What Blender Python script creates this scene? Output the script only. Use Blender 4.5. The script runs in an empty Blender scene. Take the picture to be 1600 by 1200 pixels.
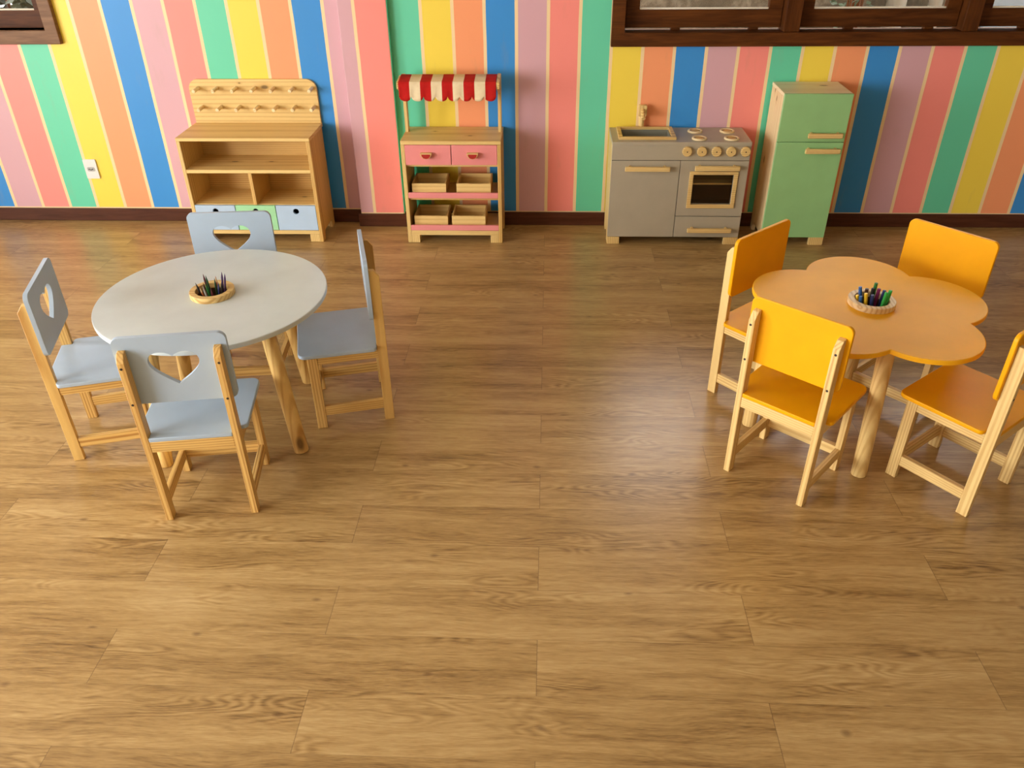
import bpy, bmesh, math, random
from mathutils import Vector, Matrix
random.seed(7)
S = bpy.context.scene
C = S.collection
PI = math.pi

# ------------------------------------------------------------------ camera
F_PX, PITCH, YAW, ROLL = 1256.43, math.radians(33.062), math.radians(-2.712), math.radians(0.6946)
fw = Vector((math.sin(YAW)*math.cos(PITCH), math.cos(YAW)*math.cos(PITCH), -math.sin(PITCH)))
rt = Vector((math.cos(YAW), -math.sin(YAW), 0)); dn = fw.cross(rt)
rt2 = rt*math.cos(ROLL) + dn*math.sin(ROLL); dn2 = -rt*math.sin(ROLL) + dn*math.cos(ROLL)
cam = bpy.data.objects.new('camera', bpy.data.cameras.new('camera')); C.objects.link(cam)
R3 = Matrix((rt2, -dn2, -fw)).transposed()
cam.matrix_world = Matrix.Translation((0, 0, 1.855)) @ R3.to_4x4()
cam.data.sensor_width = 36; cam.data.lens = F_PX/1600*36
cam.data.clip_start = 0.05; cam.data.clip_end = 100
S.camera = cam

# ------------------------------------------------------------------ world, lights, exposure
S.view_settings.view_transform = 'Standard'; S.view_settings.look = 'None'
S.view_settings.gamma = 1; S.view_settings.use_curve_mapping = False
S.view_settings.exposure = 0.17
W = bpy.data.worlds.new('sky'); S.world = W; W.use_nodes = True
bg = W.node_tree.nodes['Background']; bg.inputs[0].default_value = (1.0, 0.985, 0.96, 1); bg.inputs[1].default_value = 6.5

def area(name, loc, target, sx, sy, power, col):
    l = bpy.data.lights.new(name, 'AREA'); l.shape = 'RECTANGLE'; l.size = sx; l.size_y = sy
    l.energy = power; l.color = col
    o = bpy.data.objects.new(name, l); C.objects.link(o); o.location = loc
    o.rotation_euler = (Vector(target)-Vector(loc)).to_track_quat('-Z', 'Y').to_euler()
    return o
# daylight through the wide opening on the left
area('daylight_left', (-6.4, -0.2, 1.7), (0, 0.3, 1.1), 6.5, 3.0, 430, (1.0, 0.985, 0.955))
area('added_cool_fill_left', (-5.9, 2.35, 1.0), (-3.6, 3.2, .2), 1.6, 2.0, 55, (0.72, 0.88, 1.0))  # added cool fill lamp outside the second opening, brightens the lower left wall

# ------------------------------------------------------------------ node helpers
class NT:
    def __init__(s, name):
        s.m = bpy.data.materials.new(name); s.m.use_nodes = True
        s.t = s.m.node_tree; s.b = s.t.nodes['Principled BSDF']; s.out = s.t.nodes['Material Output']
    def n(s, kind, **kw):
        nd = s.t.nodes.new(kind)
        for k, v in kw.items(): setattr(nd, k, v)
        return nd
    def put(s, sock, v):
        if isinstance(v, bpy.types.NodeSocket): s.t.links.new(v, sock)
        elif v is not None:
            if isinstance(v, (tuple, list)) and len(v) == 3 and sock.type == 'RGBA': v = (*v, 1)
            sock.default_value = v
    def math(s, op, a, b=None, c=None):
        nd = s.n('ShaderNodeMath', operation=op)
        for i, v in enumerate((a, b, c)):
            if v is not None: s.put(nd.inputs[i], v)
        return nd.outputs[0]
    def vmath(s, op, a, b=None):
        nd = s.n('ShaderNodeVectorMath', operation=op); s.put(nd.inputs[0], a)
        if b is not None: s.put(nd.inputs[1], b)
        return nd.outputs[0]
    def xyz(s, v):
        nd = s.n('ShaderNodeSeparateXYZ'); s.put(nd.inputs[0], v); return nd.outputs
    def comb(s, x, y, z):
        nd = s.n('ShaderNodeCombineXYZ')
        for i, v in enumerate((x, y, z)): s.put(nd.inputs[i], v)
        return nd.outputs[0]
    def noise(s, vec, scale, detail=3, rough=.5, dist=0):
        nd = s.n('ShaderNodeTexNoise'); s.put(nd.inputs['Vector'], vec)
        nd.inputs['Scale'].default_value = scale; nd.inputs['Detail'].default_value = detail
        nd.inputs['Roughness'].default_value = rough; nd.inputs['Distortion'].default_value = dist
        return nd.outputs['Fac']
    def ramp(s, fac, stops, interp='LINEAR'):
        nd = s.n('ShaderNodeValToRGB'); s.put(nd.inputs[0], fac); cr = nd.color_ramp; cr.interpolation = interp
        while len(cr.elements) < len(stops): cr.elements.new(0.5)
        for e, (p, c) in zip(cr.elements, stops):
            e.position = p; e.color = (*c, 1) if len(c) == 3 else c
        return nd.outputs[0]
    def mix(s, fac, a, b, mode='MIX'):
        nd = s.n('ShaderNodeMix', data_type='RGBA', blend_type=mode)
        s.put(nd.inputs[0], fac); s.put(nd.inputs[6], a); s.put(nd.inputs[7], b); return nd.outputs[2]
    def maprange(s, v, a, b, c=0., d=1.):
        nd = s.n('ShaderNodeMapRange'); s.put(nd.inputs[0], v)
        for i, x in enumerate((a, b, c, d)): s.put(nd.inputs[i+1], x)
        return nd.outputs[0]
    def bump(s, h, strength=.1, dist=.002):
        nd = s.n('ShaderNodeBump'); nd.inputs['Strength'].default_value = strength
        nd.inputs['Distance'].default_value = dist; s.put(nd.inputs['Height'], h); s.put(s.b.inputs['Normal'], nd.outputs[0])
    def obj(s): return s.n('ShaderNodeTexCoord').outputs['Object']
    def rnd(s): return s.n('ShaderNodeObjectInfo').outputs['Random']
    def done(s, col=None, rough=.5, spec=.5, metal=0):
        s.put(s.b.inputs['Base Color'], col); s.put(s.b.inputs['Roughness'], rough)
        s.b.inputs['Specular IOR Level'].default_value = spec; s.b.inputs['Metallic'].default_value = metal
        return s.m

def srgb(r, g, b):
    f = lambda c: (c/255/12.92) if c/255 <= .04045 else ((c/255+.055)/1.055)**2.4
    return (f(r), f(g), f(b))

def paint(name, col, rough=.42, spec=.45, var=.04):
    t = NT(name); v = t.noise(t.obj(), 9, 4)
    c = t.mix(t.maprange(v, .3, .7), tuple(x*(1-var) for x in col), tuple(min(1, x*(1+var)) for x in col))
    t.bump(t.noise(t.obj(), 350, 2), .04, .001)
    return t.done(c, rough, spec)

def pine(name, axis, pale, dark, ring=.010, knots=0.0, rough=.45, sharp=(.42, .93), off=.05, spots=()):
    t = NT(name)
    r = t.rnd()
    wn = t.n('ShaderNodeTexWhiteNoise', noise_dimensions='1D'); t.put(wn.inputs['W'], r)
    shift = t.vmath('MULTIPLY', t.vmath('SUBTRACT', wn.outputs['Color'], (.5, .5, .5)), (off*2+.06,)*3)
    sc = [1, 1, 1]; sc['XYZ'.index(axis)] = .11
    p = t.vmath('MULTIPLY', t.vmath('ADD', t.obj(), shift), tuple(sc))
    off_v = [off, off, off]; off_v['XYZ'.index(axis)] = 3.7
    p = t.vmath('ADD', p, tuple(off_v))
    wv = t.n('ShaderNodeTexWave', wave_type='RINGS', rings_direction=axis, wave_profile='SIN')
    t.put(wv.inputs['Vector'], p)
    wv.inputs['Scale'].default_value = 2*PI/(20*ring); wv.inputs['Distortion'].default_value = 5.5
    wv.inputs['Detail'].default_value = 2.0; wv.inputs['Detail Scale'].default_value = .32; wv.inputs['Detail Roughness'].default_value = .45
    g = t.maprange(wv.outputs['Fac'], *sharp)
    broad = t.noise(p, 14, 2)
    base = t.mix(t.maprange(broad, .35, .7), pale, tuple(a*.72+b*.28 for a, b in zip(pale, dark)))
    c = t.mix(t.math('MULTIPLY', g, t.maprange(t.noise(p, 22, 2), .25, .75, .35, 1.0)), base, dark)
    fine = t.noise(t.vmath('MULTIPLY', p, (1, 1, 1)), 420, 2)
    c = t.mix(.22, c, t.mix(fine, tuple(x*.6 for x in pale), tuple(min(1, x*1.25) for x in pale)), 'MIX')
    if knots:
        q = [1, 1, 1]; q['XYZ'.index(axis)] = .5
        vo = t.n('ShaderNodeTexVoronoi', feature='F1'); t.put(vo.inputs['Vector'], t.vmath('MULTIPLY', t.vmath('ADD', t.obj(), shift), tuple(q)))
        vo.inputs['Scale'].default_value = 4.2
        wsel = t.n('ShaderNodeSeparateColor'); t.put(wsel.inputs[0], vo.outputs['Color'])
        on = t.math('LESS_THAN', wsel.outputs[0], knots)
        k = t.math('MULTIPLY', t.maprange(vo.outputs['Distance'], .055, .03), on)
        halo = t.math('MULTIPLY', t.maprange(vo.outputs['Distance'], .16, .04, 0, .5), on)
        c = t.mix(halo, c, dark); c = t.mix(k, c, tuple(x*.25 for x in dark))
    for (kx, ky, kz, kr) in spots:      # dark knots at given places on the board
        q = [1, 1, 1]; q['XYZ'.index(axis)] = .5
        dv = t.vmath('MULTIPLY', t.vmath('SUBTRACT', t.obj(), (kx, ky, kz)), tuple(q))
        ln = t.n('ShaderNodeVectorMath', operation='LENGTH'); t.put(ln.inputs[0], dv); dd = ln.outputs['Value']
        c = t.mix(t.maprange(dd, kr*2.6, kr*.9, 0, .55), c, dark)
        c = t.mix(t.maprange(dd, kr, kr*.5, 0, .85), c, tuple(x*.28 for x in dark))
    t.bump(wv.outputs['Fac'], .06, .001)
    return t.done(c, rough, .4)

# ------------------------------------------------------------------ materials
PALE, DARK = (.83, .60, .245), (.50, .255, .055)
MP = {a: pine('pine_'+a.lower(), a, PALE, DARK) for a in 'XYZ'}
MPK = {a: pine('pine_knotty_'+a.lower(), a, (.81, .575, .225), (.56, .32, .085), .022, .30, sharp=(.55, 1.05)) for a in 'XYZ'}
BOARD = dict(ring=.022, sharp=(.55, 1.05))
def board(name, axis, spots, pale=(.81, .575, .225), dark=(.56, .32, .085)): return pine(name, axis, pale, dark, spots=spots, **BOARD)
MPA = {a: pine('pine_honey_'+a.lower(), a, (.80, .535, .18), (.41, .165, .030), .009, sharp=(.35, .88)) for a in 'XYZ'}
MPY = {a: pine('pine_blond_'+a.lower(), a, (.85, .62, .265), (.55, .29, .075), .009, sharp=(.35, .88)) for a in 'XYZ'}
MPL = {a: pine('pine_pale_knotty_'+a.lower(), a, (.90, .73, .43), (.72, .46, .18), .026, .35, sharp=(.5, 1.0)) for a in 'XYZ'}
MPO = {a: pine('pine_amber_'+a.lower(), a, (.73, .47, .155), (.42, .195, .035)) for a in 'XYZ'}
grey_paint = paint('blue_grey_paint', (.405, .515, .645), .40)
grey_top = paint('grey_table_paint', (.61, .675, .68), .38)
kitchen_grey = paint('kitchen_grey_paint', (.42, .368, .270), .42)
basin_grey = paint('basin_grey_paint', (.25, .25, .20), .42)
yellow_paint = paint('golden_yellow_paint', (.87, .40, .002), .42, .22)
yellow_top = paint('yellow_table_paint', (.90, .44, .015), .45, .22)
mint_paint = paint('mint_green_paint', (.30, .56, .235), .42)
pink_paint = paint('pink_paint', (.80, .27, .26), .45)
drawer_blue = paint('pale_blue_paint', (.45, .59, .75), .45)
drawer_green = paint('pale_green_paint', (.35, .70, .38), .45)
red_paint = paint('red_paint', (.42, .02, .015), .45)
white_plastic = paint('white_plastic', (.78, .78, .76), .35)
dark_plastic = paint('dark_plastic', (.03, .03, .03), .5)
oven_shade = paint('oven_inside_shade', (.07, .032, .014), .6)  # shade of the closed oven cavity put into the colour
charcoal = paint('dark_brown_ring', (.035, .02, .012), .6)  # near-black brown for burner grooves and screws
hole_shade = paint('hole_shade', (.02, .012, .008), .7)  # shade inside the drawers put into the colour of trays and boxes
def darkwood(name, a, b, rough=.4, axis=0):
    t = NT(name); sc = [14, 14, 14]; sc[axis] = 1.2
    p = t.vmath('MULTIPLY', t.obj(), tuple(sc)); v = t.noise(p, 3, 5, .6, .6)
    t.bump(v, .08, .002)
    return t.done(t.ramp(v, [(.3, a), (.7, b)]), rough, .18)
frame_x = darkwood('dark_wood_along', (.050, .013, .002), (.13, .040, .007), .48)
frame_z = darkwood('dark_wood_up', (.050, .013, .002), (.125, .038, .007), .48, axis=2)
frame_glare_x = darkwood('dark_wood_glare_along', (.15, .075, .038), (.27, .15, .080), .42)  # same dark wood lightened, glare on the left window put into the colour
frame_glare_z = darkwood('dark_wood_glare_up', (.15, .075, .038), (.27, .15, .080), .42, axis=2)
skirting = darkwood('skirting_wood', (.060, .018, .008), (.105, .036, .018), .38)
glint = paint('pale_glint', (.80, .74, .60), .5)

STRIPE = {'yellow': (.93, .71, .085), 'orange': (.94, .36, .165), 'blue': (.042, .285, .72), 'mauve': (.68, .40, .455),
          'salmon': (.95, .29, .25), 'green': (.14, .66, .42)}
CREAM = (.90, .69, .38)
def stripes(name, x0, period, order, xmin=-99., xmax=99.):
    """vertical painted stripes with thin cream lines, measured from x0 (start of the first colour)"""
    t = NT(name); o = t.obj(); x = t.math('MINIMUM', t.math('MAXIMUM', t.xyz(o)[0], xmin), xmax)
    wob = t.math('MULTIPLY', t.math('SUBTRACT', t.noise(o, 5, 2), .5), .004)
    s = t.math('DIVIDE', t.math('SUBTRACT', t.math('ADD', x, wob), x0), period)
    idx = t.math('FLOORED_MODULO', t.math('FLOOR', s), 6.0)
    fr = t.math('FRACT', t.math('ADD', s, 60.0))
    col = STRIPE[order[0]]
    c = None
    for i, k in enumerate(order):
        if c is None: c = STRIPE[k]; continue
        c = t.mix(t.math('COMPARE', idx, float(i), .1), c, STRIPE[k])
    v = t.noise(o, 3.5, 4, .6)
    c = t.mix(t.maprange(v, .25, .75, 0, .12), c, t.mix(1.0, c, (.80, .76, .70), 'MULTIPLY'))
    # faint scuffs in the paint
    sm = t.noise(t.vmath('MULTIPLY', o, (9, 9, 2.4)), 1.2, 4, .6)
    c = t.mix(t.maprange(sm, .60, .78, 0, .20), c, (.38, .30, .16))
    c = t.mix(t.math('GREATER_THAN', fr, .895), c, CREAM)
    c = t.mix(t.math('LESS_THAN', t.xyz(o)[2], .0845), c, CREAM)   # thin unpainted line above the skirting
    t.bump(t.noise(o, 260, 3), .10, .001)
    return t.done(c, .42, .4)
ORD = ['yellow', 'orange', 'blue', 'mauve', 'salmon', 'green']
wall_right_mat = stripes('striped_paint_back', -0.674, .170, ORD, -.835)
wall_left_mat = stripes('striped_paint_back_left', -3.282-.1732*3, .1732, ORD)
column_mat = stripes('striped_paint_column', -1.023-.170*4, .170, ORD, -99., -.885)
plain_wall = paint('plain_wall_paint', (.72, .62, .46), .6)
ceil_mat = paint('ceiling_paint', (.66, .62, .54), .7)

def floor_material():
    t = NT('oak_vinyl_planks'); o = t.obj(); X, Y, Z = t.xyz(o)
    pw, pl = .184, 1.217
    ry = t.math('DIVIDE', t.math('SUBTRACT', Y, 1.334), pw); row = t.math('FLOOR', ry); fy = t.math('SUBTRACT', ry, row)
    odd = t.math('FLOORED_MODULO', row, 2.0)
    rx = t.math('DIVIDE', t.math('ADD', t.math('ADD', X, .009), t.math('MULTIPLY', odd, .608)), pl)
    col = t.math('FLOOR', rx); fx = t.math('SUBTRACT', rx, col)
    wn = t.n('ShaderNodeTexWhiteNoise', noise_dimensions='2D'); t.put(wn.inputs['Vector'], t.comb(row, col, 0.))
    rc = t.n('ShaderNodeSeparateColor'); t.put(rc.inputs[0], wn.outputs['Color'])
    lx = t.math('ADD', X, t.math('MULTIPLY', rc.outputs[0], 37.)); ly = t.math('ADD', Y, t.math('MULTIPLY', rc.outputs[1], 11.))
    # broad soft bands, short dark streaks, fine pores, cathedral figure
    def sn(sx, sy, z, det, ro, yy=ly): return t.noise(t.comb(t.math('MULTIPLY', lx, sx), t.math('MULTIPLY', yy, sy), z), 1.0, det, ro)
    ly2 = t.math('ADD', ly, t.math('MULTIPLY', t.math('SUBTRACT', sn(2.2, 7., 0., 3, .5), .5), .05))
    band = sn(1.1, 11., 0., 3, .55, ly2)
    st = sn(3.4, 42., 3., 4, .65, ly2)
    st2 = sn(9., 110., 5., 3, .65, ly2)
    fine = sn(26., 520., 7., 2, .6, ly2)
    # cathedral figure: contour lines of a stretched height field, only in patches
    hgt = sn(1.5, 8.5, 11., 2, .45)
    fign = t.math('MULTIPLY', t.math('ADD', t.math('SINE', t.math('MULTIPLY', t.math('ADD', hgt, t.math('MULTIPLY', sn(7., 30., 2., 2, .5), .05)), 150.)), 1.0), .5)
    figm = t.maprange(sn(1.7, 7., 21., 2, .5), .50, .62)
    v = t.math('ADD', t.math('MULTIPLY', band, .50), t.math('MULTIPLY', st, .36))
    v = t.math('ADD', v, t.math('MULTIPLY', t.math('SUBTRACT', st2, .5), .37))
    v = t.math('ADD', v, t.math('MULTIPLY', t.math('SUBTRACT', fine, .5), .34))
    v = t.math('ADD', v, t.math('MULTIPLY', t.math('MULTIPLY', t.math('SUBTRACT', fign, .55), figm), .14))
    v = t.math('ADD', v, t.math('ADD', .035, t.math('MULTIPLY', t.math('SUBTRACT', rc.outputs[2], .5), .06)))
    c = t.ramp(v, [(.24, (.160, .084, .027)), (.36, (.305, .180, .062)), (.46, (.412, .256, .096)), (.55, (.485, .317, .128)), (.70, (.585, .41, .19))])
    # small dark knots
    vk = t.n('ShaderNodeTexVoronoi', feature='F1', voronoi_dimensions='2D'); t.put(vk.inputs['Vector'], t.comb(t.math('MULTIPLY', lx, .55), ly2, 0.)); vk.inputs['Scale'].default_value = 5.0
    ks = t.n('ShaderNodeSeparateColor'); t.put(ks.inputs[0], vk.outputs['Color'])
    kn = t.math('MULTIPLY', t.maprange(vk.outputs['Distance'], .05, .012), t.math('LESS_THAN', ks.outputs[0], .35))
    c = t.mix(t.math('MULTIPLY', kn, .55), c, (.12, .055, .02))
    # bevelled joints
    ex = t.math('MULTIPLY', t.math('MINIMUM', fx, t.math('SUBTRACT', 1.0, fx)), pl)
    ey = t.math('MULTIPLY', t.math('MINIMUM', fy, t.math('SUBTRACT', 1.0, fy)), pw)
    jx = t.maprange(ex, .0016, .0006); jy = t.maprange(ey, .0012, .0004)
    j = t.math('MAXIMUM', t.math('MULTIPLY', jx, .55), t.math('MULTIPLY', jy, .30))
    c = t.mix(j, c, (.13, .07, .03))
    h = t.math('SUBTRACT', t.math('MULTIPLY', fine, .25), j); t.bump(h, .10, .001)
    rough = t.maprange(st2, .3, .7, .34, .27)
    return t.done(c, rough, .5)

def glass_mat(name, tint=(1, 1, 1), fac=.10):
    t = NT(name); tr = t.n('ShaderNodeBsdfTransparent'); tr.inputs[0].default_value = (*tint, 1)
    gl = t.n('ShaderNodeBsdfGlossy'); gl.inputs['Roughness'].default_value = .02
    mx = t.n('ShaderNodeMixShader')
    fr = t.n('ShaderNodeFresnel'); fr.inputs[0].default_value = 1.45
    t.put(mx.inputs[0], fr.outputs[0]); t.t.links.new(tr.outputs[0], mx.inputs[1]); t.t.links.new(gl.outputs[0], mx.inputs[2])
    t.t.links.new(mx.outputs[0], t.out.inputs[0]); return t.m
glass = glass_mat('window_glass')

# ------------------------------------------------------------------ mesh helpers
def bm_(): return bmesh.new()
def box(bm, x0, x1, y0, y1, z0, z1):
    vs = [bm.verts.new((x, y, z)) for x in (x0, x1) for y in (y0, y1) for z in (z0, z1)]
    for f in ((0, 1, 3, 2), (4, 6, 7, 5), (0, 4, 5, 1), (2, 3, 7, 6), (0, 2, 6, 4), (1, 5, 7, 3)):
        bm.faces.new([vs[i] for i in f])
    return bm
def to3(axis, u, v, w):
    # u,v in the outline plane, w along axis
    return {'X': (w, u, v), 'Y': (u, w, v), 'Z': (u, v, w)}[axis]
def prism(bm, outline, axis, w0, w1, holes=()):
    edges = []
    for loop in (outline, *holes):
        vs = [bm.verts.new(to3(axis, u, v, w0)) for u, v in loop]
        edges += [bm.edges.new((vs[i], vs[(i+1) % len(vs)])) for i in range(len(vs))]
    if holes:
        r = bmesh.ops.triangle_fill(bm, edges=edges, use_beauty=True, use_dissolve=False)
        faces = [g for g in r['geom'] if isinstance(g, bmesh.types.BMFace)]
    else:
        vs = [bm.verts.new(to3(axis, u, v, w0)) for u, v in outline]
        bmesh.ops.delete(bm, geom=list({v for e in edges for v in e.verts}), context='VERTS')
        faces = [bm.faces.new(vs)]
    ex = bmesh.ops.extrude_face_region(bm, geom=faces)
    d = Vector(to3(axis, 0, 0, w1-w0))
    bmesh.ops.translate(bm, vec=d, verts=[g for g in ex['geom'] if isinstance(g, bmesh.types.BMVert)])
    return bm
def rrect(x0, x1, y0, y1, r, n=6, corners=(1, 1, 1, 1)):
    """corners: (x1y1, x0y1, x0y0, x1y0)"""
    out = []
    for (cx, cy, a0, on) in ((x1, y1, 0, corners[0]), (x0, y1, 90, corners[1]), (x0, y0, 180, corners[2]), (x1, y0, 270, corners[3])):
        if not on: out.append((cx, cy)); continue
        sx = -1 if cx == x1 else 1; sy = -1 if cy == y1 else 1
        for i in range(n+1):
            a = math.radians(a0+90*i/n); out.append((cx+sx*r+r*math.cos(a), cy+sy*r+r*math.sin(a)))
    return out
def circ(cx, cy, r, n=32): return [(cx+r*math.cos(2*PI*i/n), cy+r*math.sin(2*PI*i/n)) for i in range(n)]
def cyl(bm, p0, p1, r0, r1=None, n=20):
    r1 = r0 if r1 is None else r1
    p0, p1 = Vector(p0), Vector(p1); d = (p1-p0).normalized()
    a = d.orthogonal().normalized(); b = d.cross(a)
    A = [bm.verts.new(p0+(a*math.cos(2*PI*i/n)+b*math.sin(2*PI*i/n))*r0) for i in range(n)]
    B = [bm.verts.new(p1+(a*math.cos(2*PI*i/n)+b*math.sin(2*PI*i/n))*r1) for i in range(n)]
    for i in range(n): bm.faces.new((A[i], A[(i+1) % n], B[(i+1) % n], B[i]))
    bm.faces.new(A[::-1]); bm.faces.new(B); return bm
def lathe(bm, prof, cx=0, cy=0, n=48, closed=True):
    rings = [[bm.verts.new((cx+r*math.cos(2*PI*i/n), cy+r*math.sin(2*PI*i/n), z)) for i in range(n)] for r, z in prof]
    m = len(rings)
    for k in range(m if closed else m-1):
        A, B = rings[k], rings[(k+1) % m]
        for i in range(n): bm.faces.new((A[i], A[(i+1) % n], B[(i+1) % n], B[i]))
    return bm
def obj(name, bm, mat, parent=None, bevel=.0015, label=None, seg=2, smooth=35):
    bmesh.ops.recalc_face_normals(bm, faces=bm.faces)
    me = bpy.data.meshes.new(name); bm.to_mesh(me); bm.free()
    if smooth:
        for p in me.polygons: p.use_smooth = True
        me.set_sharp_from_angle(angle=math.radians(smooth))
    me.materials.append(mat)
    o = bpy.data.objects.new(name, me); C.objects.link(o)
    if parent: o.parent = parent
    if bevel:
        md = o.modifiers.new('edge', 'BEVEL'); md.width = bevel; md.segments = seg; md.limit_method = 'ANGLE'
        md.angle_limit = math.radians(40); md.harden_normals = False
    if label: o['label'] = label
    return o
def thing(name, label, cat, loc=(0, 0, 0), rz=0., group=None):
    o = bpy.data.objects.new(name, None); C.objects.link(o); o.location = loc; o.rotation_euler = (0, 0, rz)
    o.empty_display_size = .1
    return tag(o, label, cat, group)
def tag(o, label, cat, group=None):
    o['label'] = label; o['category'] = cat
    if group: o['group'] = group
    return o
def struct(o): o['kind'] = 'structure'; return o
def bx(*a): return box(bm_(), *a)
def dup(root, loc, rz, label):
    r = root.copy(); C.objects.link(r); r.location = loc; r.rotation_euler = (0, 0, rz); r['label'] = label
    for ch in list(root.children):
        c = ch.copy(); C.objects.link(c); c.parent = r
        for g in ch.children:
            d = g.copy(); C.objects.link(d); d.parent = c
    return r

# ------------------------------------------------------------------ setting
XL, XR, YR_, YB, ZC = -4.95, 4.6, -3.95, 4.63, 2.9
T = .10
struct(obj('floor', bx(XL-.2, XR+.2, YR_-.2, 4.80, -.10, 0), floor_material(), bevel=0))
struct(obj('ceiling', bx(XL-.2, XR+.2, YR_-.2, 4.82, ZC, ZC+.1), ceil_mat, bevel=0))
# back wall (recess with stall and kitchen), window hole on the right
WX0, WX1, WZ0, WZ1 = .40, 3.05, 1.08, 2.22
struct(obj('wall_back', prism(bm_(), [(-.88, 0), (XR, 0), (XR, ZC), (-.88, ZC)], 'Y', YB, YB+T, [[(WX0, WZ0), (WX1, WZ0), (WX1, WZ1), (WX0, WZ1)]]), wall_right_mat, bevel=0))
YL_ = 4.662
VX0, VX1, VZ0, VZ1 = -4.35, -2.755, 1.10, 2.22
struct(obj('wall_back_left', prism(bm_(), [(XL, 0), (-1.10, 0), (-1.10, ZC), (XL, ZC)], 'Y', YL_, YL_+T, [[(VX0, VZ0), (VX1, VZ0), (VX1, VZ1), (VX0, VZ1)]]), wall_left_mat, bevel=0))
struct(obj('wall_column', bx(-1.117, -.855, 4.592, 4.80, 0, ZC), column_mat, bevel=.004))
def green_side():  # right cheek of the pillar is painted green
    return paint('green_wall_paint', STRIPE['green'], .45)
struct(obj('trim_1', bx(-.8555, -.853, 4.594, YB, .08, ZC), green_side(), bevel=0))
struct(obj('baseboard_back', bx(-.853, XR, YB-.014, YB, 0, .080), skirting, bevel=.003))
struct(obj('baseboard_back_left', bx(XL, -1.117, YL_-.014, YL_, 0, .078), skirting, bevel=.003))
struct(obj('baseboard_column', bx(-1.131, -.841, 4.578, 4.592, 0, .079), skirting, bevel=.003))
# walls that close the room outside the frame, left openings split by an added pier to steer the daylight
struct(obj('wall_left', prism(bm_(), [(YR_, 0), (4.82, 0), (4.82, ZC), (YR_, ZC)], 'X', XL-.15, XL, [[(-2.6, .02), (.95, .02), (.95, 2.6), (-2.6, 2.6)], [(1.75, .02), (2.75, .02), (2.75, 2.6), (1.75, 2.6)]]), plain_wall, bevel=0))
struct(obj('wall_right', bx(XR, XR+.15, YR_, 4.80, 0, ZC), paint('tan_wall_paint', (.46, .37, .26), .6), bevel=0))
struct(obj('wall_front', bx(XL, XR, YR_-.15, YR_, 0, ZC), plain_wall, bevel=0))

def window(name, x0, x1, z0, z1, yw, sashes, bar, fx, fz, sash_d, rail=.088, stile=.076, face=.028, mull=.084, gap=.013, sx=None):
    """hardwood window: outer frame, mullions, sashes (stiles, rails, bead, pane)"""
    t = thing(name, '', 'window'); del t['label']; del t['category']; t['kind'] = 'structure'
    yf, yb = yw-face, yw+.102
    fr = bm_()
    prism(fr, [(x0, z0), (x1, z0), (x1, z1), (x0, z1)], 'Y', yf, yb, [[(x0+bar, z0+bar), (x1-bar, z0+bar), (x1-bar, z1-bar), (x0+bar, z1-bar)]])
    obj('window_frame', fr, fx, t, .004)
    for k in range(len(sashes)-1):
        obj('mullion', bx(sashes[k][1], sashes[k+1][0], yf+.006, yb, z0+bar, z1-bar), fz, t, .004)
    for (a, b) in sashes:
        ys = yw+sash_d; zb, zt = z0+bar+gap, z1-bar-.005
        sm = bm_()
        prism(sm, [(a+.003, zb), (b-.003, zb), (b-.003, zt), (a+.003, zt)], 'Y', ys, ys+.04, [[(a+stile, zb+rail), (b-stile, zb+rail), (b-stile, zt-rail), (a+stile, zt-rail)]])
        # two little blocks below the sash keep it off the frame
        for q in (.30, .80):
            box(sm, a+(b-a)*q, a+(b-a)*q+.05, ys+.004, ys+.036, z0+bar, zb+.002)
        so = obj('sash', sm, sx or fx, t, .003)
        obj('pane', bx(a+stile-.004, b-stile+.004, ys+.018, ys+.022, zb+rail-.004, zt-rail+.004), glass, so, 0)
        obj('glass_edge_glint', bx(a+stile, b-stile, ys+.008, ys+.018, zb+rail, zb+rail+.009), glint, so, .002)  # pale strip added, light on the glass edge put into its colour
    return t
window('window_2', .332, 3.12, 1.014, 2.29, YB, [(.404, 1.232), (1.316, 2.150), (2.232, 3.048)], .070, frame_x, frame_z, .045)
window('window_1', -4.42, -2.687, 1.030, 2.29, YL_, [(-4.348, -3.57), (-3.50, -2.757)], .070, frame_glare_x, frame_glare_z, .060, gap=.001, sx=frame_x)

# outside the windows: courtyard wall, planting, pale posts
def stone_mat():
    t = NT('weathered_render'); o = t.obj(); v = t.noise(o, 4, 6, .65, .6); w = t.noise(o, 22, 4, .6)
    c = t.ramp(t.math('ADD', t.math('MULTIPLY', v, .7), t.math('MULTIPLY', w, .3)), [(.32, (.030, .023, .014)), (.5, (.085, .068, .045)), (.68, (.22, .185, .135))])
    return t.done(c, .9, .2)
struct(obj('wall_courtyard', bx(-1.0, 5.2, 6.3, 6.5, -.1, 2.05), stone_mat(), bevel=0))
struct(obj('floor_courtyard', bx(-1.2, 6, 4.84, 9, -.16, -.06), paint('courtyard_paving', (.55, .52, .47), .8), bevel=0))
struct(obj('floor_planting_bed', bx(-8, -1.2, 4.84, 10, -.16, -.06), paint('garden_soil', (.020, .018, .010), .9), bevel=0))
pale_post = paint('pale_post_paint', (.20, .18, .14), .6)
for i, (px, w) in enumerate(((2.36, .13), (2.62, .09))):
    o = obj('post', cyl(bm_(), (0, 0, 0), (0, 0, 2.3), w/2, n=24), pale_post); o.location = (px, 6.1, -.06)
    tag(o, ('thick pale post in the courtyard behind the middle pane of the right window', 'thinner pale post to the right of the thick one outside the right window')[i], 'post')
blue_sheet = paint('pale_blue_sheet', (.16, .20, .24), .35)
bs = bm_()
prism(bs, [(-.45, 0), (.45, 0), (.45, 1.9), (.30, 2.0), (-.45, 2.0)], 'Y', -.02, .02)
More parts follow.
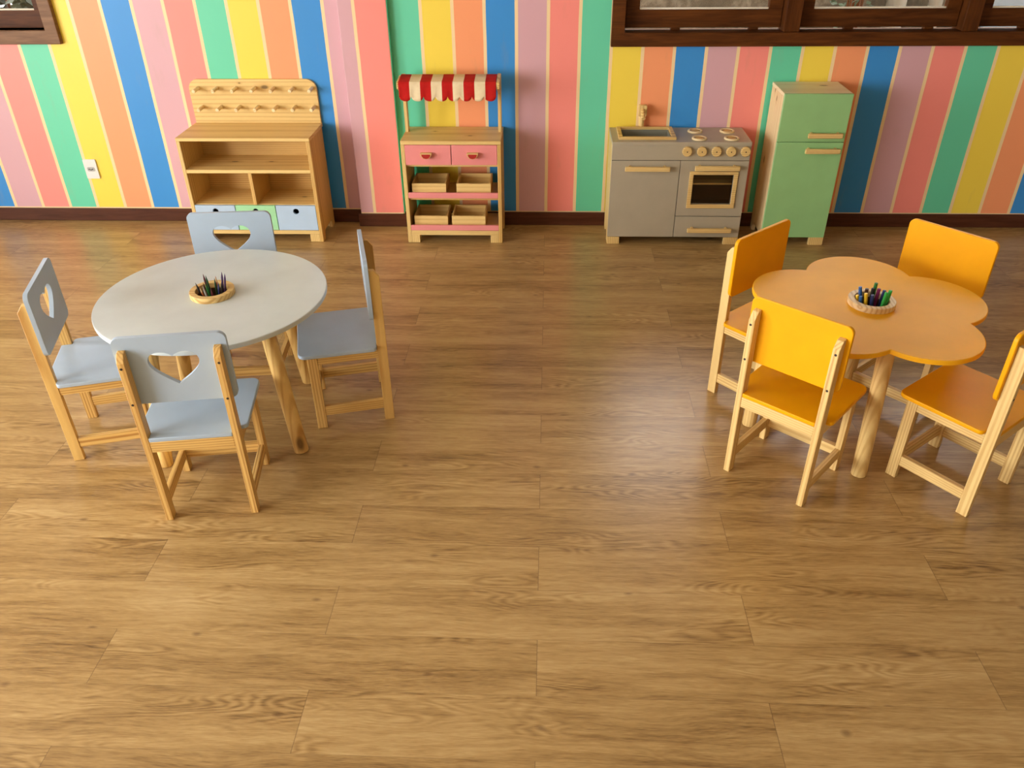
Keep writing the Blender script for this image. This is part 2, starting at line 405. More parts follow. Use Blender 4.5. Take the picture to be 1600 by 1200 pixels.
o = obj('panel', bs, blue_sheet); o.location = (3.35, 5.95, -.06)
tag(o, 'pale blue panel standing in the courtyard behind the right-hand pane of the right window', 'panel')
leaf_mats = [paint('leaf_dark', (.010, .022, .008), .5), paint('leaf_mid', (.035, .055, .022), .5)]
def shrub(name, loc, rx, ry, h, n, mat, label, leaf=.07):
    t = thing(name, label, 'shrub', loc)
    st = bm_(); fo = bm_()
    for k in range(7):
        a = random.uniform(0, 2*PI); p = Vector((rx*.5*math.cos(a), ry*.5*math.sin(a), h*random.uniform(.7, .95)))
        cyl(st, (p.x*.1, p.y*.1, 0), p, .014, .005, 8)
    for k in range(n):
        u, v = random.uniform(-1, 1), random.uniform(0, 2*PI); q = random.uniform(.35, 1)**.5; s = math.sqrt(1-u*u)*q
        p = Vector((rx*s*math.cos(v), ry*s*math.sin(v), h*.55+h*.45*u*q))
        d = Vector((random.uniform(-1, 1), random.uniform(-1, 1), random.uniform(-.6, .8))).normalized()
        e = d.orthogonal().normalized(); L = leaf*random.uniform(.6, 1.3); w = L*.28; up = d.cross(e)*L*.06
        vs = [fo.verts.new(c) for c in (p, p+d*L*.45+e*w+up, p+d*L, p+d*L*.45-e*w+up)]
        fo.faces.new(vs[:3]); fo.faces.new((vs[0], vs[2], vs[3]))
    obj('stem', st, frame_z, t, 0); fo_ = obj('foliage', fo, mat, t, 0, smooth=0)
    fo_.modifiers.new('thick', 'SOLIDIFY').thickness = .002
    return t
shrub('shrub', (-4.0, 5.9, -.06), 1.0, .50, 1.9, 2600, leaf_mats[0], 'dark green leafy shrub outside the window at the upper left', .12)
shrub('shrub', (-3.15, 5.15, -.06), .20, .12, 1.45, 250, leaf_mats[1], 'small paler green plant in front of the dark shrub outside the left window', .10)
shrub('shrub', (2.05, 6.05, -.06), .16, .12, 1.75, 160, leaf_mats[1], 'slim plant by the courtyard wall seen through the middle pane of the right window', .07)

# wall socket
t = thing('power_outlet', 'white wall socket on the yellow stripe left of the peg shelf', 'outlet', (-2.740, YL_, .324))
obj('cover_plate', prism(bm_(), rrect(-.0395, .0395, -.0585, .0585, .006), 'Y', -.009, 0), white_plastic, t, .002)
ins = obj('socket', prism(bm_(), rrect(-.023, .023, -.0135, .0135, .010), 'Y', -.0115, -.009), paint('grey_plastic', (.45, .45, .44), .4), t, .001)
for dx in (-.0105, 0, .0105):
    obj('pin_hole', cyl(bm_(), (dx, -.0121, 0 if dx else -.003), (dx, -.0112, 0 if dx else -.003), .0042, n=12), dark_plastic, ins, 0)

# ------------------------------------------------------------------ shared furniture pieces
def bar_handle(parent, x0, x1, zc, yf, name='handle'):
    """wooden bar on two dowels, standing off the front at y = yf"""
    h = obj(name, bx(x0, x1, yf-.036, yf-.020, zc-.0125, zc+.0125), MP['X'], parent, .003)
    L = x1-x0
    for q in (x0+L*.115, x1-L*.115):
        obj('dowel', cyl(bm_(), (q, yf-.022, zc+.004), (q, yf, zc+.004), .0085, n=16), MP['Y'], h, .001)
    return h
def side_profile(y0, y1, ztop, arch=.050, fl=.055, rl=.055):
    """side panel outline (y,z): foot, rounded arch, foot"""
    o = [(y0, 0), (y0+fl, 0)]
    r = .022
    ya, yb_ = y0+fl, y1-rl
    for i in range(7):
        a = PI-PI/2*i/6; o.append((ya+r+r*math.cos(a), arch-r+r*math.sin(a)))
    for i in range(7):
        a = PI/2-PI/2*i/6; o.append((yb_-r+r*math.cos(a), arch-r+r*math.sin(a)))
    o += [(yb_, 0), (y1, 0), (y1, ztop), (y0, ztop)]
    return o

# ------------------------------------------------------------------ peg shelf
YF = 4.340
t = thing('toy_shelf', 'pine play shelf with two rows of pegs, open cubbies and pastel drawers', 'shelf', (-1.665, YF, 0))
X0, X1, D = -.371, .371, .285
ZT = .602
for sx in (-1, 1):
    a, b = (X0, X0+.021) if sx < 0 else (X1-.021, X1)
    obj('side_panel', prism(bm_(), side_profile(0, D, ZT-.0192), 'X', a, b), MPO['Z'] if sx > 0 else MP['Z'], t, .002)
obj('counter', bx(X0, X1, 0, D+.020, ZT-.019, ZT), MPK['X'], t, .002)
obj('shelf_board', bx(X0+.021, X1-.021, .001, D-.012, .405, .425), board('pine_shelf_board', 'X', [(-.120, .149, .425, .012), (.09, .15, .425, .009)]), t, .001)
obj('shelf_board', bx(X0+.021, X1-.021, .018, D-.012, .203, .222), board('pine_cubby_board', 'X', [(.254, .137, .222, .010)]), t, .001)
obj('divider', bx(-.0045, .0155, .001, D-.012, .222, .405), MPO['Z'], t, .001)
obj('back_panel', bx(X0+.021, X1-.021, D-.012, D-.004, .05, ZT-.019), MPO['X'], t, 0)
obj('bottom_board', bx(X0+.021, X1-.021, .001, D-.012, .046, .069), MP['X'], t, .001)
for sx in (-1, 1):
    a = X0 if sx < 0 else X1-.076
    obj('foot', bx(a+(.021 if sx < 0 else 0), a+(.076 if sx < 0 else .055), .0005, .045, 0, .046), MP['Z'], t, .002)
    obj('foot', bx(a+(.021 if sx < 0 else 0), a+(.076 if sx < 0 else .055), D-.045, D-.001, 0, .046), MP['Z'], t, .002)
pb = prism(bm_(), rrect(X0+.006, X1-.006, ZT-.01, .842, .055, 8, (1, 1, 0, 0)), 'Y', D+.0202, D+.038)
pego = obj('pegboard', pb, board('pine_pegboard', 'X', [(.071, D+.020, .800, .013), (-.07, D+.020, .822, .004)]), t, .002)
for zr, xs0, xs1 in ((.795, -.312, .340), (.693, -.306, .338)):
    for k in range(7):
        px = xs0+(xs1-xs0)*k/6
        obj('peg', cyl(bm_(), (px, D+.0205, zr), (px, D-.052, zr-.003), .0102, n=16), MPL['Y'], t, .0015)
for k, (a, b, m) in enumerate(((-.348, -.117, drawer_blue), (-.113, .1165, drawer_green), (.1205, .349, drawer_blue))):
    hx = ((a+b)/2, (a+b)/2, (a+b)/2)[k]
    d = obj('drawer', prism(bm_(), [(a, .0715), (b, .0715), (b, .2185), (a, .2185)], 'Y', -.001, .015, [circ(hx, .184, .0165, 28)]), m, t, .001,
            label=('pale blue drawer front with a round finger hole, on the left', 'pale green drawer front between the two blue ones', 'pale blue drawer front with a round finger hole, on the right')[k])
    tray = bm_()
    box(tray, a+.004, b-.004, .0152, D-.03, .074, .080); box(tray, a+.004, a+.014, .0152, D-.03, .080, .2); box(tray, b-.014, b-.004, .0152, D-.03, .080, .2); box(tray, a+.014, b-.014, D-.04, D-.03, .080, .2)
    obj('tray', tray, hole_shade, d, 0)

# ------------------------------------------------------------------ market stall
t = thing('market_stall', 'pine toy market stall with red and white awning and pink drawers', 'market stall', (-.5235, YF, 0))
X0, X1, D = -.2735, .2735, .272
ZT = .588
for sx in (-1, 1):
    a, b = (X0, X0+.021) if sx < 0 else (X1-.021, X1)
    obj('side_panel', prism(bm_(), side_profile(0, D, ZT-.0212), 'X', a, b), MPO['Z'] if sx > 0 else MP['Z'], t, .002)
    obj('foot', bx(*((X0+.021, X0+.070) if sx < 0 else (X1-.068, X1-.021)), .0005, .05, 0, .046), MP['Z'], t, .002)
    obj('foot', bx(*((X0+.021, X0+.070) if sx < 0 else (X1-.068, X1-.021)), D-.05, D-.001, 0, .046), MP['Z'], t, .002)
obj('counter', bx(X0, X1, 0, D+.010, ZT-.021, ZT), board('pine_stall_counter', 'X', [(.099, .102, ZT, .008), (-.105, .188, ZT, .006)]), t, .002)
obj('drawer_shelf', bx(X0+.021, X1-.021, .017, D-.01, .442, .454), MP['X'], t, .001)
for z, h, zl in ((.252, .266, .297), (.062, .074, .105)):
    obj('shelf_board', bx(X0+.021, X1-.021, .0145, D-.004, z, z+.016), MPO['X'], t, .001)
    obj('shelf_lip', bx(X0+.0212, X1-.0212, .001, .0143, h, zl), pink_paint, t, .0015, label='pink painted lip along the shelf front')
obj('bottom_rail', bx(X0+.0212, X1-.0212, .001, .022, .046, .073), MP['X'], t, .001)
for a, b in ((-.2515, -.0015), (.0025, .2515)):
    d = obj('drawer', bx(a, b, -.001, .0155, .4565, .5655), pink_paint, t, .0015, label='pink drawer front')
    hx = (a+b)/2-.008; zt = .527
    half = [(hx+.031*math.cos(PI+PI*i/16), zt+.031*math.sin(PI+PI*i/16)) for i in range(17)]
    h = obj('handle', prism(bm_(), half, 'Y', -.028, -.001), MP['X'], d, .001)
    half2 = [(hx+.0245*math.cos(PI+PI*i/16), zt-.004+.0245*math.sin(PI+PI*i/16)) for i in range(17)]
    obj('drawer_box', bx(a+.004, b-.004, .0157, D-.03, .458, .54), hole_shade, d, 0)
    # painted half-moon on the front of the handle
    bmh = prism(bm_(), half2, 'Y', -.0292, -.0280)
    obj('red_inlay', bmh, red_paint, d, 0, label='red half-moon on the wooden handle')
PY = .172
for sx in (-1, 1):
    a, b = (X0+.004, X0+.023) if sx < 0 else (X1-.023, X1-.004)
    obj('post', bx(a, b, PY, PY+.040, ZT, .892), MP['Z'], t, .002)
    arm = [(PY, .892), (PY-.100, .878), (PY-.108, .866), (PY-.104, .842), (PY-.085, .836), (PY, .800)]
    obj('awning_arm', prism(bm_(), [(y, z) for y, z in arm], 'X', *((X0-.006, X0+.0035) if sx < 0 else (X1-.0225, X1-.0055))), MP['Y'], t, .002)
rails = bm_(); cyl(rails, (X0+.0035, PY-.004, .884), (X1-.023, PY-.004, .884), .007, n=14)
obj('awning_rail', rails, MP['X'], t, 0)
rails = bm_(); cyl(rails, (X0+.0035, PY-.096, .868), (X1-.023, PY-.096, .868), .007, n=14)
obj('awning_rail', rails, MP['X'], t, 0)
aw = bm_()
ax0, ax1 = X0+.0045, X1-.0235
NS, NP = 8, 14
prof = [(PY+.008, .893), (PY-.045, .8855), (PY-.098, .8775), (PY-.106, .868)]
hang = 5
cols = []
for i in range(NS*NP+1):
    u = i/(NS*NP); x = ax0+(ax1-ax0)*u
    s = (u*NS) % 1.0; s = 0 if i == NS*NP else s
    q = 2*s-1
    zb = .806-.024*(max(0, 1-abs(q)**2.3))**.55
    ripple = .003*math.sin(u*NS*2*PI)
    c = [aw.verts.new((x, y+(ripple*.3 if k == 1 else 0), z-(.0025*math.sin(u*NS*PI)**2 if k == 1 else 0))) for k, (y, z) in enumerate(prof)]
    for k in range(1, hang+1):
        f = k/hang; c.append(aw.verts.new((x, PY-.106-.006*f+ripple*f, .868+(zb-.868)*f)))
    cols.append(c)
for A, B in zip(cols[:-1], cols[1:]):
    for k in range(len(A)-1): aw.faces.new((A[k], B[k], B[k+1], A[k+1]))
def awning_mat():
    t_ = NT('awning_cloth'); o = t_.obj(); x = t_.xyz(o)[0]
    s = t_.math('DIVIDE', t_.math('SUBTRACT', x, ax0), (ax1-ax0)/9)
    odd = t_.math('FLOORED_MODULO', t_.math('FLOOR', s), 2.0)
    w = t_.noise(o, 40, 4, .6)
    c = t_.mix(odd, t_.mix(w, (.40, .008, .006), (.55, .014, .010)), t_.mix(w, (.74, .58, .34), (.86, .74, .50)))
    wv = t_.noise(o, 900, 1); t_.bump(t_.math('ADD', wv, t_.math('MULTIPLY', t_.noise(o, 60, 2), 2.)), .25, .001)
    return t_.done(c, .85, .2)
awo = obj('awning', aw, awning_mat(), t, 0, label='red and white striped scalloped cloth')
sd = awo.modifiers.new('cloth', 'SOLIDIFY'); sd.thickness = .0018; sd.offset = 1

# four crates on the two stall shelves
def crate(loc, label, w=.193, d=.185, h=.074, rz=0.):
    th = .010
    t_ = thing('wooden_crate', label, 'crate', loc, rz, 'wooden crates on the stall shelves')
    obj('front_board', bx(-w/2, w/2, -d/2, -d/2+th, 0, h), MPK['X'], t_, .001)
    obj('back_board', bx(-w/2, w/2, d/2-th, d/2, 0, h), MPK['X'], t_, .001)
    obj('side_board', bx(-w/2, -w/2+th, -d/2+th, d/2-th, 0, h), MPO['Y'], t_, .001)
    obj('side_board', bx(w/2-th, w/2, -d/2+th, d/2-th, 0, h), MPO['Y'], t_, .001)
    obj('base_board', bx(-w/2+th, w/2-th, -d/2+th, d/2-th, .001, .008), MPO['X'], t_, 0)
crate((-.660, YF+.118, .2685), 'empty pine crate on the upper stall shelf, left one')
crate((-.409, YF+.118, .2685), 'empty pine crate on the upper stall shelf, right one')
crate((-.660, YF+.118, .0785), 'empty pine crate on the lower stall shelf, left one')
crate((-.444, YF+.118, .0785), 'empty pine crate on the lower stall shelf, right one')

# ------------------------------------------------------------------ play kitchen
t = thing('play_kitchen', 'grey toy kitchen with sink, four burners, oven and wooden handles', 'play kitchen', (.721, YF, 0))
X0, X1, D = -.3715, .3715, .272
ZT = .584
for a, b in ((X0, X0+.018), (X1-.018, X1)):
    obj('side_panel', prism(bm_(), side_profile(.0185, D, .563), 'X', a, b), MP['Z'], t, .0015)
obj('foot', bx(X0, X0+.070, .0005, .018, 0, .0425), MP['Z'], t, .002); obj('foot', bx(X1-.082, X1, .0005, .018, 0, .0425), MP['Z'], t, .002)
obj('bottom_board', bx(X0+.018, X1-.018, .019, D-.006, .044, .060), kitchen_grey, t, 0)
obj('back_board', bx(X0+.018, X1-.018, D-.006, D, .044, .560), oven_shade, t, 0)
obj('partition', bx(0.0, .012, .019, D-.007, .060, .563), oven_shade, t, 0)
obj('oven_shade_lining', bx(.013, X1-.0185, .019, D-.007, .4845, .487), oven_shade, t, 0)
obj('oven_shade_lining', bx(X1-.021, X1-.0185, .019, D-.007, .172, .484), oven_shade, t, 0)
obj('oven_shade_lining', bx(.013, X1-.022, .019, D-.007, .168, .172), oven_shade, t, 0)
SX0, SX1, SY0, SY1 = -.313, -.047, .062, .236
obj('worktop', prism(bm_(), [(X0, 0), (X1, 0), (X1, D+.012), (X0, D+.012)], 'Z', .5645, ZT, [[(SX0, SY0), (SX1, SY0), (SX1, SY1), (SX0, SY1)]]), kitchen_grey, t, .0015)
obj('front_panel', bx(X0+.001, X1-.001, .0005, .018, .4865, .5640), kitchen_grey, t, .001)
rim = obj('sink_rim', prism(bm_(), [(SX0-.022, SY0-.022), (SX1+.022, SY0-.022), (SX1+.022, SY1+.018), (SX0-.022, SY1+.018)], 'Z', ZT, ZT+.014, [[(SX0, SY0), (SX1, SY0), (SX1, SY1), (SX0, SY1)]]), MP['X'], t, .002)
bs = bm_()
box(bs, SX0, SX1, SY0, SY1, .5, .506); box(bs, SX0, SX0+.004, SY0, SY1, .506, ZT+.001); box(bs, SX1-.004, SX1, SY0, SY1, .506, ZT+.001)
box(bs, SX0+.004, SX1-.004, SY0, SY0+.004, .506, ZT+.001); box(bs, SX0+.004, SX1-.004, SY1-.004, SY1, .506, ZT+.001)
obj('basin', bs, basin_grey, t, 0)
fa = bm_()
cyl(fa, (-.195, D-.008, ZT), (-.195, D-.008, .668), .015, n=20)
fo = obj('faucet', fa, MP['Z'], t, .002)
fs = bm_(); prism(fs, rrect(-.219, -.171, .655, .715, .008), 'Y', D-.030, D-.002)
obj('tap_head', fs, MP['Z'], fo, .002)
fs = bm_(); cyl(fs, (-.195, D-.030, .690), (-.195, D-.095, .660), .011, n=18); obj('spout', fs, MP['Y'], fo, .002)
for bxx, byy in ((.097, .200), (.273, .200), (.100, .062), (.273, .062)):
    b = obj('burner', lathe(bm_(), [(.040, ZT), (.040, ZT+.007), (.0375, ZT+.009), (.030, ZT+.009), (.0285, ZT+.0045), (.0285, ZT)], bxx, byy), MPL['X'], t, 0)
    obj('burner_groove', cyl(bm_(), (bxx, byy, ZT), (bxx, byy, ZT+.0042), .0284, n=40), charcoal, b, 0)
    obj('burner_disc', cyl(bm_(), (bxx, byy, ZT+.0042), (bxx, byy, ZT+.0080), .0225, n=40), MPO['X'], b, .001)
for kx in (.030, .109, .186, .264, .341):
    k = obj('knob', cyl(bm_(), (kx, -.019, .5365), (kx, .0005, .5365), .0258, .0262, n=40), MP['X'], t, .003)
    obj('screw', cyl(bm_(), (kx, -.0195, .5365), (kx, -.0185, .5365), .0035, n=12), charcoal, k, 0)
d = obj('door', bx(X0+.001, .0015, 0, .018, .0445, .4835), kitchen_grey, t, .0012)
bar_handle(d, -.297, -.0545, .4455, 0)
OX0, OX1, OZ0, OZ1 = .080, .299, .240, .408
d = obj('oven_door', prism(bm_(), [(.0045, .170), (X1-.001, .170), (X1-.001, .4835), (.0045, .4835)], 'Y', 0, .018, [[(OX0, OZ0), (OX1, OZ0), (OX1, OZ1), (OX0, OZ1)]]), kitchen_grey, t, .0012)
obj('oven_window_frame', prism(bm_(), [(OX0-.022, OZ0-.022), (OX1+.022, OZ0-.022), (OX1+.022, OZ1+.018), (OX0-.022, OZ1+.018)], 'Y', -.008, 0, [[(OX0, OZ0), (OX1, OZ0), (OX1, OZ1), (OX0, OZ1)]]), MP['X'], d, .002)
obj('oven_glass', bx(OX0, OX1, .008, .011, OZ0, OZ1), glass, d, 0)
bar_handle(d, .079, .320, .4505, 0)
obj('oven_rack', bx(.013, X1-.019, .040, D-.03, .338, .347), MPK['X'], t, .001)
d = obj('drawer', bx(.0045, X1-.001, 0, .018, .0445, .166), kitchen_grey, t, .0012)
bar_handle(d, .074, .320, .0945, 0)

# ------------------------------------------------------------------ play refrigerator
t = thing('play_refrigerator', 'mint green two-door toy refrigerator with pine cabinet', 'play refrigerator', (1.397, YF, 0))
X0, X1, D = -.175, .175, .272
ZT = .832
fridge_side = board('pine_fridge_side', 'Z', [(X0, .198, .812, .010), (X0, .145, .776, .009), (X0, .20, .43, .013)], (.90, .73, .43), (.70, .43, .16))
for a, b in ((X0, X0+.018), (X1-.018, X1)):
    obj('side_panel', prism(bm_(), side_profile(.0195, D, ZT-.0185), 'X', a, b), fridge_side, t, .0015)
obj('top_panel', bx(X0, X1, .0195, D+.008, ZT-.018, ZT), board('pine_fridge_top_lit', 'X', [(.073, .190, ZT, .014)], (.93, .80, .52), (.80, .60, .32)), t, .0015)  # top made paler, window light falling on it put into the colour
obj('bottom_board', bx(X0+.018, X1-.018, .0195, D-.006, .05, .066), MP['X'], t, 0)
obj('back_board', bx(X0+.018, X1-.018, D-.006, D, .05, ZT-.019), MPO['X'], t, 0)
for a, b in ((X0, X0+.080), (X1-.080, X1)):
    obj('foot', bx(a, b, .0005, .0190, 0, .0455), MP['Z'], t, .002)
d = obj('freezer_door', bx(X0, X1, 0, .0190, .5865, ZT-.0005), mint_paint, t, .0015)
bar_handle(d, -.027, .152, .626, 0)
d = obj('fridge_door', bx(X0, X1, 0, .0190, .0460, .5835), mint_paint, t, .0015)
bar_handle(d, -.027, .156, .5445, 0)

# ------------------------------------------------------------------ chairs
def bez(p0, c1, c2, p1, n):
    return [tuple((1-t_)**3*a+3*(1-t_)**2*t_*b+3*(1-t_)*t_*t_*c+t_**3*d for a, b, c, d in zip(p0, c1, c2, p1)) for t_ in [i/n for i in range(n)]]
def heart():
    r = bez((0, .612), (.010, .632), (.072, .640), (.0755, .597), 14)+bez((.0755, .597), (.0765, .570), (.035, .540), (0, .515), 14)
    l = [(-x, z) for x, z in r[1:]][::-1]
    return r+[(0, .515)]+l
def make_chair(label, paint_m, with_heart, group, MP):
    t_ = thing('child_chair', label, 'chair', group=group)
    Wo, Wi, yr, pf, f0, f1 = .151, .129, -.1446, -.1078, .116, .1527
    for sx in (-1, 1):
        a, b = sorted((sx*Wi, sx*Wo))
        leg = obj('leg', prism(bm_(), [(yr, 0), (pf, 0), (pf, .645), (-.127, .6425), (yr, .618)], 'X', a, b), MP['Z'], t_, .002)
        for z in (.600, .471):
            cx = sx*.1415
            obj('screw', cyl(bm_(), (cx, yr-.0006, z), (cx, yr+.002, z), .0042, n=12), charcoal, leg, 0)
        obj('leg', bx(a, b, f0, f1, 0, .3256), MP['Z'], t_, .002)
        a, b = sorted((sx*.131, sx*.149))
        obj('apron', bx(a, b, pf, f0, .2855, .3256), MP['Y'], t_, .0015)
        obj('stretcher', bx(a, b, pf, f0, .056, .096), MP['Y'], t_, .0015)
    obj('apron', bx(-Wi, Wi, yr+.001, yr+.021, .2855, .3256), MP['X'], t_, .0015)
    obj('apron', bx(-Wi, Wi, f1-.022, f1-.002, .2855, .3256), MP['X'], t_, .0015)
    obj('stretcher', bx(-Wi, Wi, f0+.009, f0+.029, .058, .096), MP['X'], t_, .0015)
    # seat: wide in front of the posts, a tongue between them
    fr = rrect(-.171, .171, -.1072, .1823, .030, 8)
    n4 = len(fr)//4
    q = fr[:2*n4]+rrect(-.171, .171, -.1072, .1823, .018, 6)[14:21]
    q = fr[:18]+rrect(-.171, .171, -.1072, .1823, .016, 8)[18:27]+[(-Wi+.0003, -.1072), (-Wi+.0003, yr), (Wi-.0003, yr), (Wi-.0003, -.1072)]+rrect(-.171, .171, -.1072, .1823, .016, 8)[27:36]
    obj('seat', prism(bm_(), q, 'Z', .3258, .3408), paint_m, t_, .003, seg=3)
    obj('backrest', prism(bm_(), rrect(-.1665, .1665, .450, .684, .024, 8), 'Y', pf+.0002, pf+.0150, [heart()] if with_heart else ()), paint_m, t_, .003, seg=3)
    return t_
R = math.radians
GCH = 'grey heart-back chairs around the round table'; YCH = 'yellow chairs around the flower-shaped table'
g0 = make_chair('grey heart-back chair nearest the camera, its back to us at the round table', grey_paint, True, GCH, MPA)
g0.location = (-1.138, 2.140, 0); g0.rotation_euler = (0, 0, R(9.07))
dup(g0, (-.770, 2.692, 0), R(105.2), 'grey heart-back chair on the right of the round table, seen edge-on')
dup(g0, (-1.645, 2.467, 0), R(-73.46), 'grey heart-back chair at the far left, its backrest facing right')
dup(g0, (-1.269, 2.934, 0), R(185.2), 'grey heart-back chair behind the round table, in front of the peg shelf')
y0 = make_chair('yellow chair with its back to us, left front of the flower-shaped table', yellow_paint, False, YCH, MPY)
y0.location = (.861, 2.310, 0); y0.rotation_euler = (0, 0, R(-40.62))
dup(y0, (1.441, 2.274, 0), R(38.79), 'yellow chair cut off by the right edge, in front of the flower-shaped table')
dup(y0, (.888, 2.816, 0), R(-138.0), 'yellow chair left behind the flower-shaped table, near the toy kitchen')
dup(y0, (1.451, 2.826, 0), R(132.6), 'yellow chair behind the flower-shaped table, right of the toy refrigerator')

# ------------------------------------------------------------------ tables
ZTAB = .555
leg_honey = pine('pine_honey_round', 'Z', (.80, .545, .19), (.47, .215, .045), .016, .35, sharp=(.5, 1.0), off=.02, spots=[(.298, -.218, .050, .020), (.262, -.205, .505, .014)])
leg_blond = pine('pine_blond_round', 'Z', (.83, .60, .25), (.55, .30, .08), .011, .1, sharp=(.45, .98), off=.02)
def table_leg(parent, cx, cy, foot, top, mat, r=.0265):
    obj('leg', cyl(bm_(), (foot[0]-cx, foot[1]-cy, 0), (top[0]-cx, top[1]-cy, ZTAB-.0182), r, r, n=28), mat, parent, .004)
GX, GY = -1.197, 2.560
t = thing('round_table', 'low round table with grey top and splayed pine legs', 'table', (GX, GY, 0))
obj('tabletop', prism(bm_(), circ(0, 0, .4035, 96), 'Z', ZTAB-.018, ZTAB, [circ(0, 0, .0585, 40)]), grey_top, t, .003, seg=3)
for k in range(4):
    a = R(-33.7+90*k)
    table_leg(t, GX, GY, (GX+.348*math.cos(a), GY+.348*math.sin(a)), (GX+.275*math.cos(a), GY+.275*math.sin(a)), leg_honey)
FX, FY = 1.128, 2.534
t = thing('flower_table', 'low yellow table with a five-petal flower top and pine legs', 'table', (FX, FY, 0))
fa_, fb_, ph = .216, .187, .187
out = []
half = math.pi/5
rn = fa_*math.cos(half)+math.sqrt(fb_**2-(fa_*math.sin(half))**2)
ang = math.atan2(rn*math.sin(half), rn*math.cos(half)-fa_)
for k in range(5):
    c = ph+2*PI/5*k; n = 26
    for i in range(n):
        a = -ang+2*ang*i/n
        out.append((fa_*math.cos(c)+fb_*math.cos(c+a), fa_*math.sin(c)+fb_*math.sin(c+a)))
obj('tabletop', prism(bm_(), out, 'Z', ZTAB-.018, ZTAB, [circ(0, 0, .0585, 40)]), yellow_top, t, .003, seg=3)
for fx, fy, q in ((1.130, 2.285, .80), (.802, 2.585, .93), (1.200, 2.770, .80)):
    dx, dy = fx-FX, fy-FY
    table_leg(t, FX, FY, (fx, fy), (FX+dx*q, FY+dy*q), leg_blond)

# ------------------------------------------------------------------ pencil cups and what is in them
def cup(cx, cy, label, mat):
    t_ = thing('pencil_cup', label, 'pencil cup', (cx, cy, ZTAB))
    obj('rim', lathe(bm_(), [(.0555, .0002), (.0775, .0002), (.0785, .0012), (.0785, .0185), (.0770, .0205), (.0585, .0205), (.0572, .0192)]), mat, t_, 0, smooth=30)
    obj('well', lathe(bm_(), [(.0001, -.100), (.0570, -.100), (.0570, .0001), (.0545, .0001), (.0545, -.096), (.0001, -.096)], closed=False), well_shade, t_, 0, smooth=50)
well_shade = paint('well_shade_paint', (.10, .045, .016), .6)  # shade inside the cups put into the wood colour
MPT = pine('pine_turned', 'X', PALE, DARK, .013)
cup(GX, GY, 'round wooden cup of pencils sunk in the grey round table', MPT)
cup(FX, FY, 'round wooden cup of markers sunk in the yellow flower table', pine('pine_turned_pale', 'Y', (.86, .66, .38), (.55, .28, .09), .014))
def P(n, c): return paint(n, c, .38)
col = dict(black=P('black_lacquer', (.012, .010, .010)), brown=P('brown_lacquer', (.075, .028, .015)), rust=P('rust_lacquer', (.36, .10, .03)), green=P('green_lacquer', (.02, .16, .03)),
           dgreen=P('dark_green_lacquer', (.015, .06, .02)), purple=P('purple_lacquer', (.065, .022, .11)), navy=P('navy_lacquer', (.02, .03, .12)), maroon=P('maroon_lacquer', (.10, .012, .02)),
           grey=P('grey_lacquer', (.35, .33, .30)), blue=P('blue_lacquer', (.03, .12, .36)), bgreen=P('bright_green_lacquer', (.03, .40, .06)), yel=P('yellow_lacquer', (.85, .55, .03)), magenta=P('magenta_lacquer', (.25, .02, .12)))
wood_tip = paint('sharpened_wood', (.55, .36, .18), .6)
def pencil(cx, cy, b, tip, L, c, label, marker=False):
    """b: foot inside the well (offset), tip: offset at the rim height + length L"""
    p0 = Vector((b[0], b[1], -.094)); d = (Vector((tip[0], tip[1], .02))-p0).normalized(); p1 = p0+d*L
    base = Vector((cx, cy, ZTAB))+p0
    q0 = Vector((0, 0, 0)); q1 = p1-p0
    if marker:
        t_ = thing('marker_pen', label, 'marker', base, 0, 'markers in the cup on the yellow table')
        obj('barrel', cyl(bm_(), q0, q1-d*.042, .0056, n=14), c, t_, .001); obj('cap', cyl(bm_(), q1-d*.042, q1, .0064, .0058, n=14), c, t_, .001)
    else:
        t_ = thing('colored_pencil', label, 'pencil', base, 0, 'pencils in the cup on the grey table')
        obj('shaft', cyl(bm_(), q0, q1-d*.022, .0040, n=6), c, t_, .0005, smooth=20)
        tp = obj('tip', cyl(bm_(), q1-d*.022, q1-d*.006, .0039, .0014, n=10), wood_tip if c is col['rust'] else c, t_, 0)
        obj('lead', cyl(bm_(), q1-d*.006, q1, .0014, .0004, n=8), c, tp, 0)
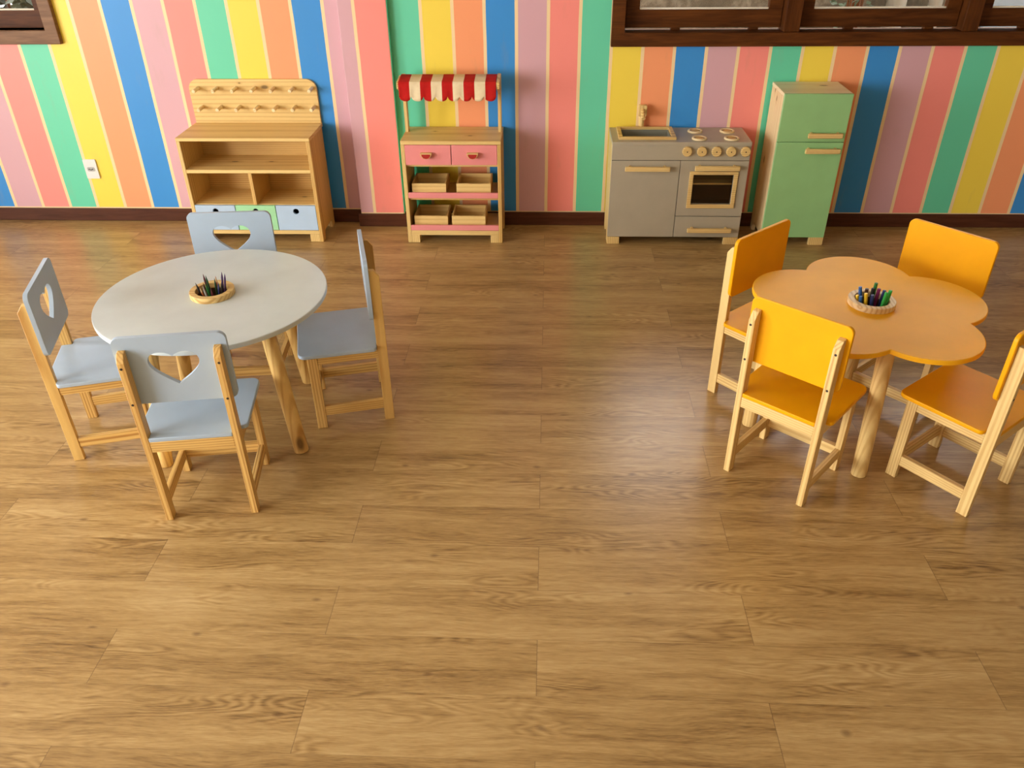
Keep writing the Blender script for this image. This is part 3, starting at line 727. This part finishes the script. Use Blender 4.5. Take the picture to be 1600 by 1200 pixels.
G = [((-.026, .016), (-.047, .000), .142, 'brown', 'dark brown pencil leaning out furthest over the left rim of the grey table cup'),
     ((-.014, -.012), (-.040, -.014), .150, 'black', 'black pencil beside the left rim in the grey table cup'),
     ((-.002, -.022), (-.024, -.028), .142, 'rust', 'rust orange pencil at the left front of the grey table cup'),
     ((-.018, .022), (-.030, .030), .160, 'maroon', 'maroon pencil with tall tip at the left back of the grey table cup'),
     ((.005, -.029), (-.009, -.035), .146, 'grey', 'grey pencil at the front of the grey table cup'),
     ((-.006, .008), (-.012, .008), .165, 'dgreen', 'dark green pencil with tall tip left of the middle of the grey table cup'),
     ((.004, -.012), (-.004, -.022), .148, 'green', 'green pencil at the middle front of the grey table cup'),
     ((.006, .018), (.012, .022), .156, 'rust', 'rust orange pencil right of the middle of the grey table cup'),
     ((.012, .002), (.017, .000), .158, 'dgreen', 'dark green pencil right of the middle of the grey table cup'),
     ((.018, .020), (.028, .034), .166, 'purple', 'purple pencil with its tip up at the back right of the grey table cup'),
     ((.016, -.014), (.030, -.010), .148, 'navy', 'navy pencil at the front right of the grey table cup'),
     ((.028, .006), (.045, .012), .172, 'purple', 'purple pencil standing tallest at the right rim of the grey table cup'),
     ((.022, -.004), (.040, -.008), .150, 'black', 'black pencil by the right rim of the grey table cup'),
     ((-.012, .000), (-.026, .004), .138, 'brown', 'short dark brown pencil left of the middle of the grey table cup'),
     ((.014, -.024), (.014, -.034), .136, 'maroon', 'short maroon pencil at the front of the grey table cup'),
     ((.034, .016), (.042, .020), .140, 'black', 'short black pencil at the back right of the grey table cup')]
for b, tp, L, c, lab in G: pencil(GX, GY, b, tp, L, col[c], lab)
Mk = [((-.022, .004), (-.047, .010), .126, 'yel', 'yellow marker lying lowest over the left rim of the flower table cup'),
      ((-.026, -.008), (-.043, -.010), .130, 'blue', 'blue marker at the left front of the flower table cup'),
      ((-.014, .014), (-.034, .022), .150, 'blue', 'blue marker standing tall at the back left of the flower table cup'),
      ((-.008, -.014), (-.026, -.012), .142, 'yel', 'yellow marker left of the middle of the flower table cup'),
      ((.006, -.012), (-.008, -.019), .140, 'navy', 'navy marker at the middle front of the flower table cup'),
      ((-.010, .026), (-.014, .026), .140, 'brown', 'dark brown marker at the back of the flower table cup'),
      ((.000, .010), (.000, .012), .148, 'black', 'black marker in the middle of the flower table cup'),
      ((.006, .020), (.010, .024), .162, 'green', 'dark green marker standing tallest at the back of the flower table cup'),
      ((.014, .010), (.020, .014), .146, 'magenta', 'magenta marker right of the middle of the flower table cup'),
      ((.020, -.006), (.031, -.002), .148, 'navy', 'navy marker behind the bright green ones in the flower table cup'),
      ((.016, -.028), (.030, -.022), .150, 'bgreen', 'bright green marker left of its twin at the right of the flower table cup'),
      ((.033, -.015), (.047, -.010), .152, 'bgreen', 'bright green marker nearest the right rim of the flower table cup'),
      ((.030, .010), (.049, .012), .118, 'yel', 'yellow marker at the right rim of the flower table cup')]
for b, tp, L, c, lab in Mk: pencil(FX, FY, b, tp, L, col[c], lab, True)
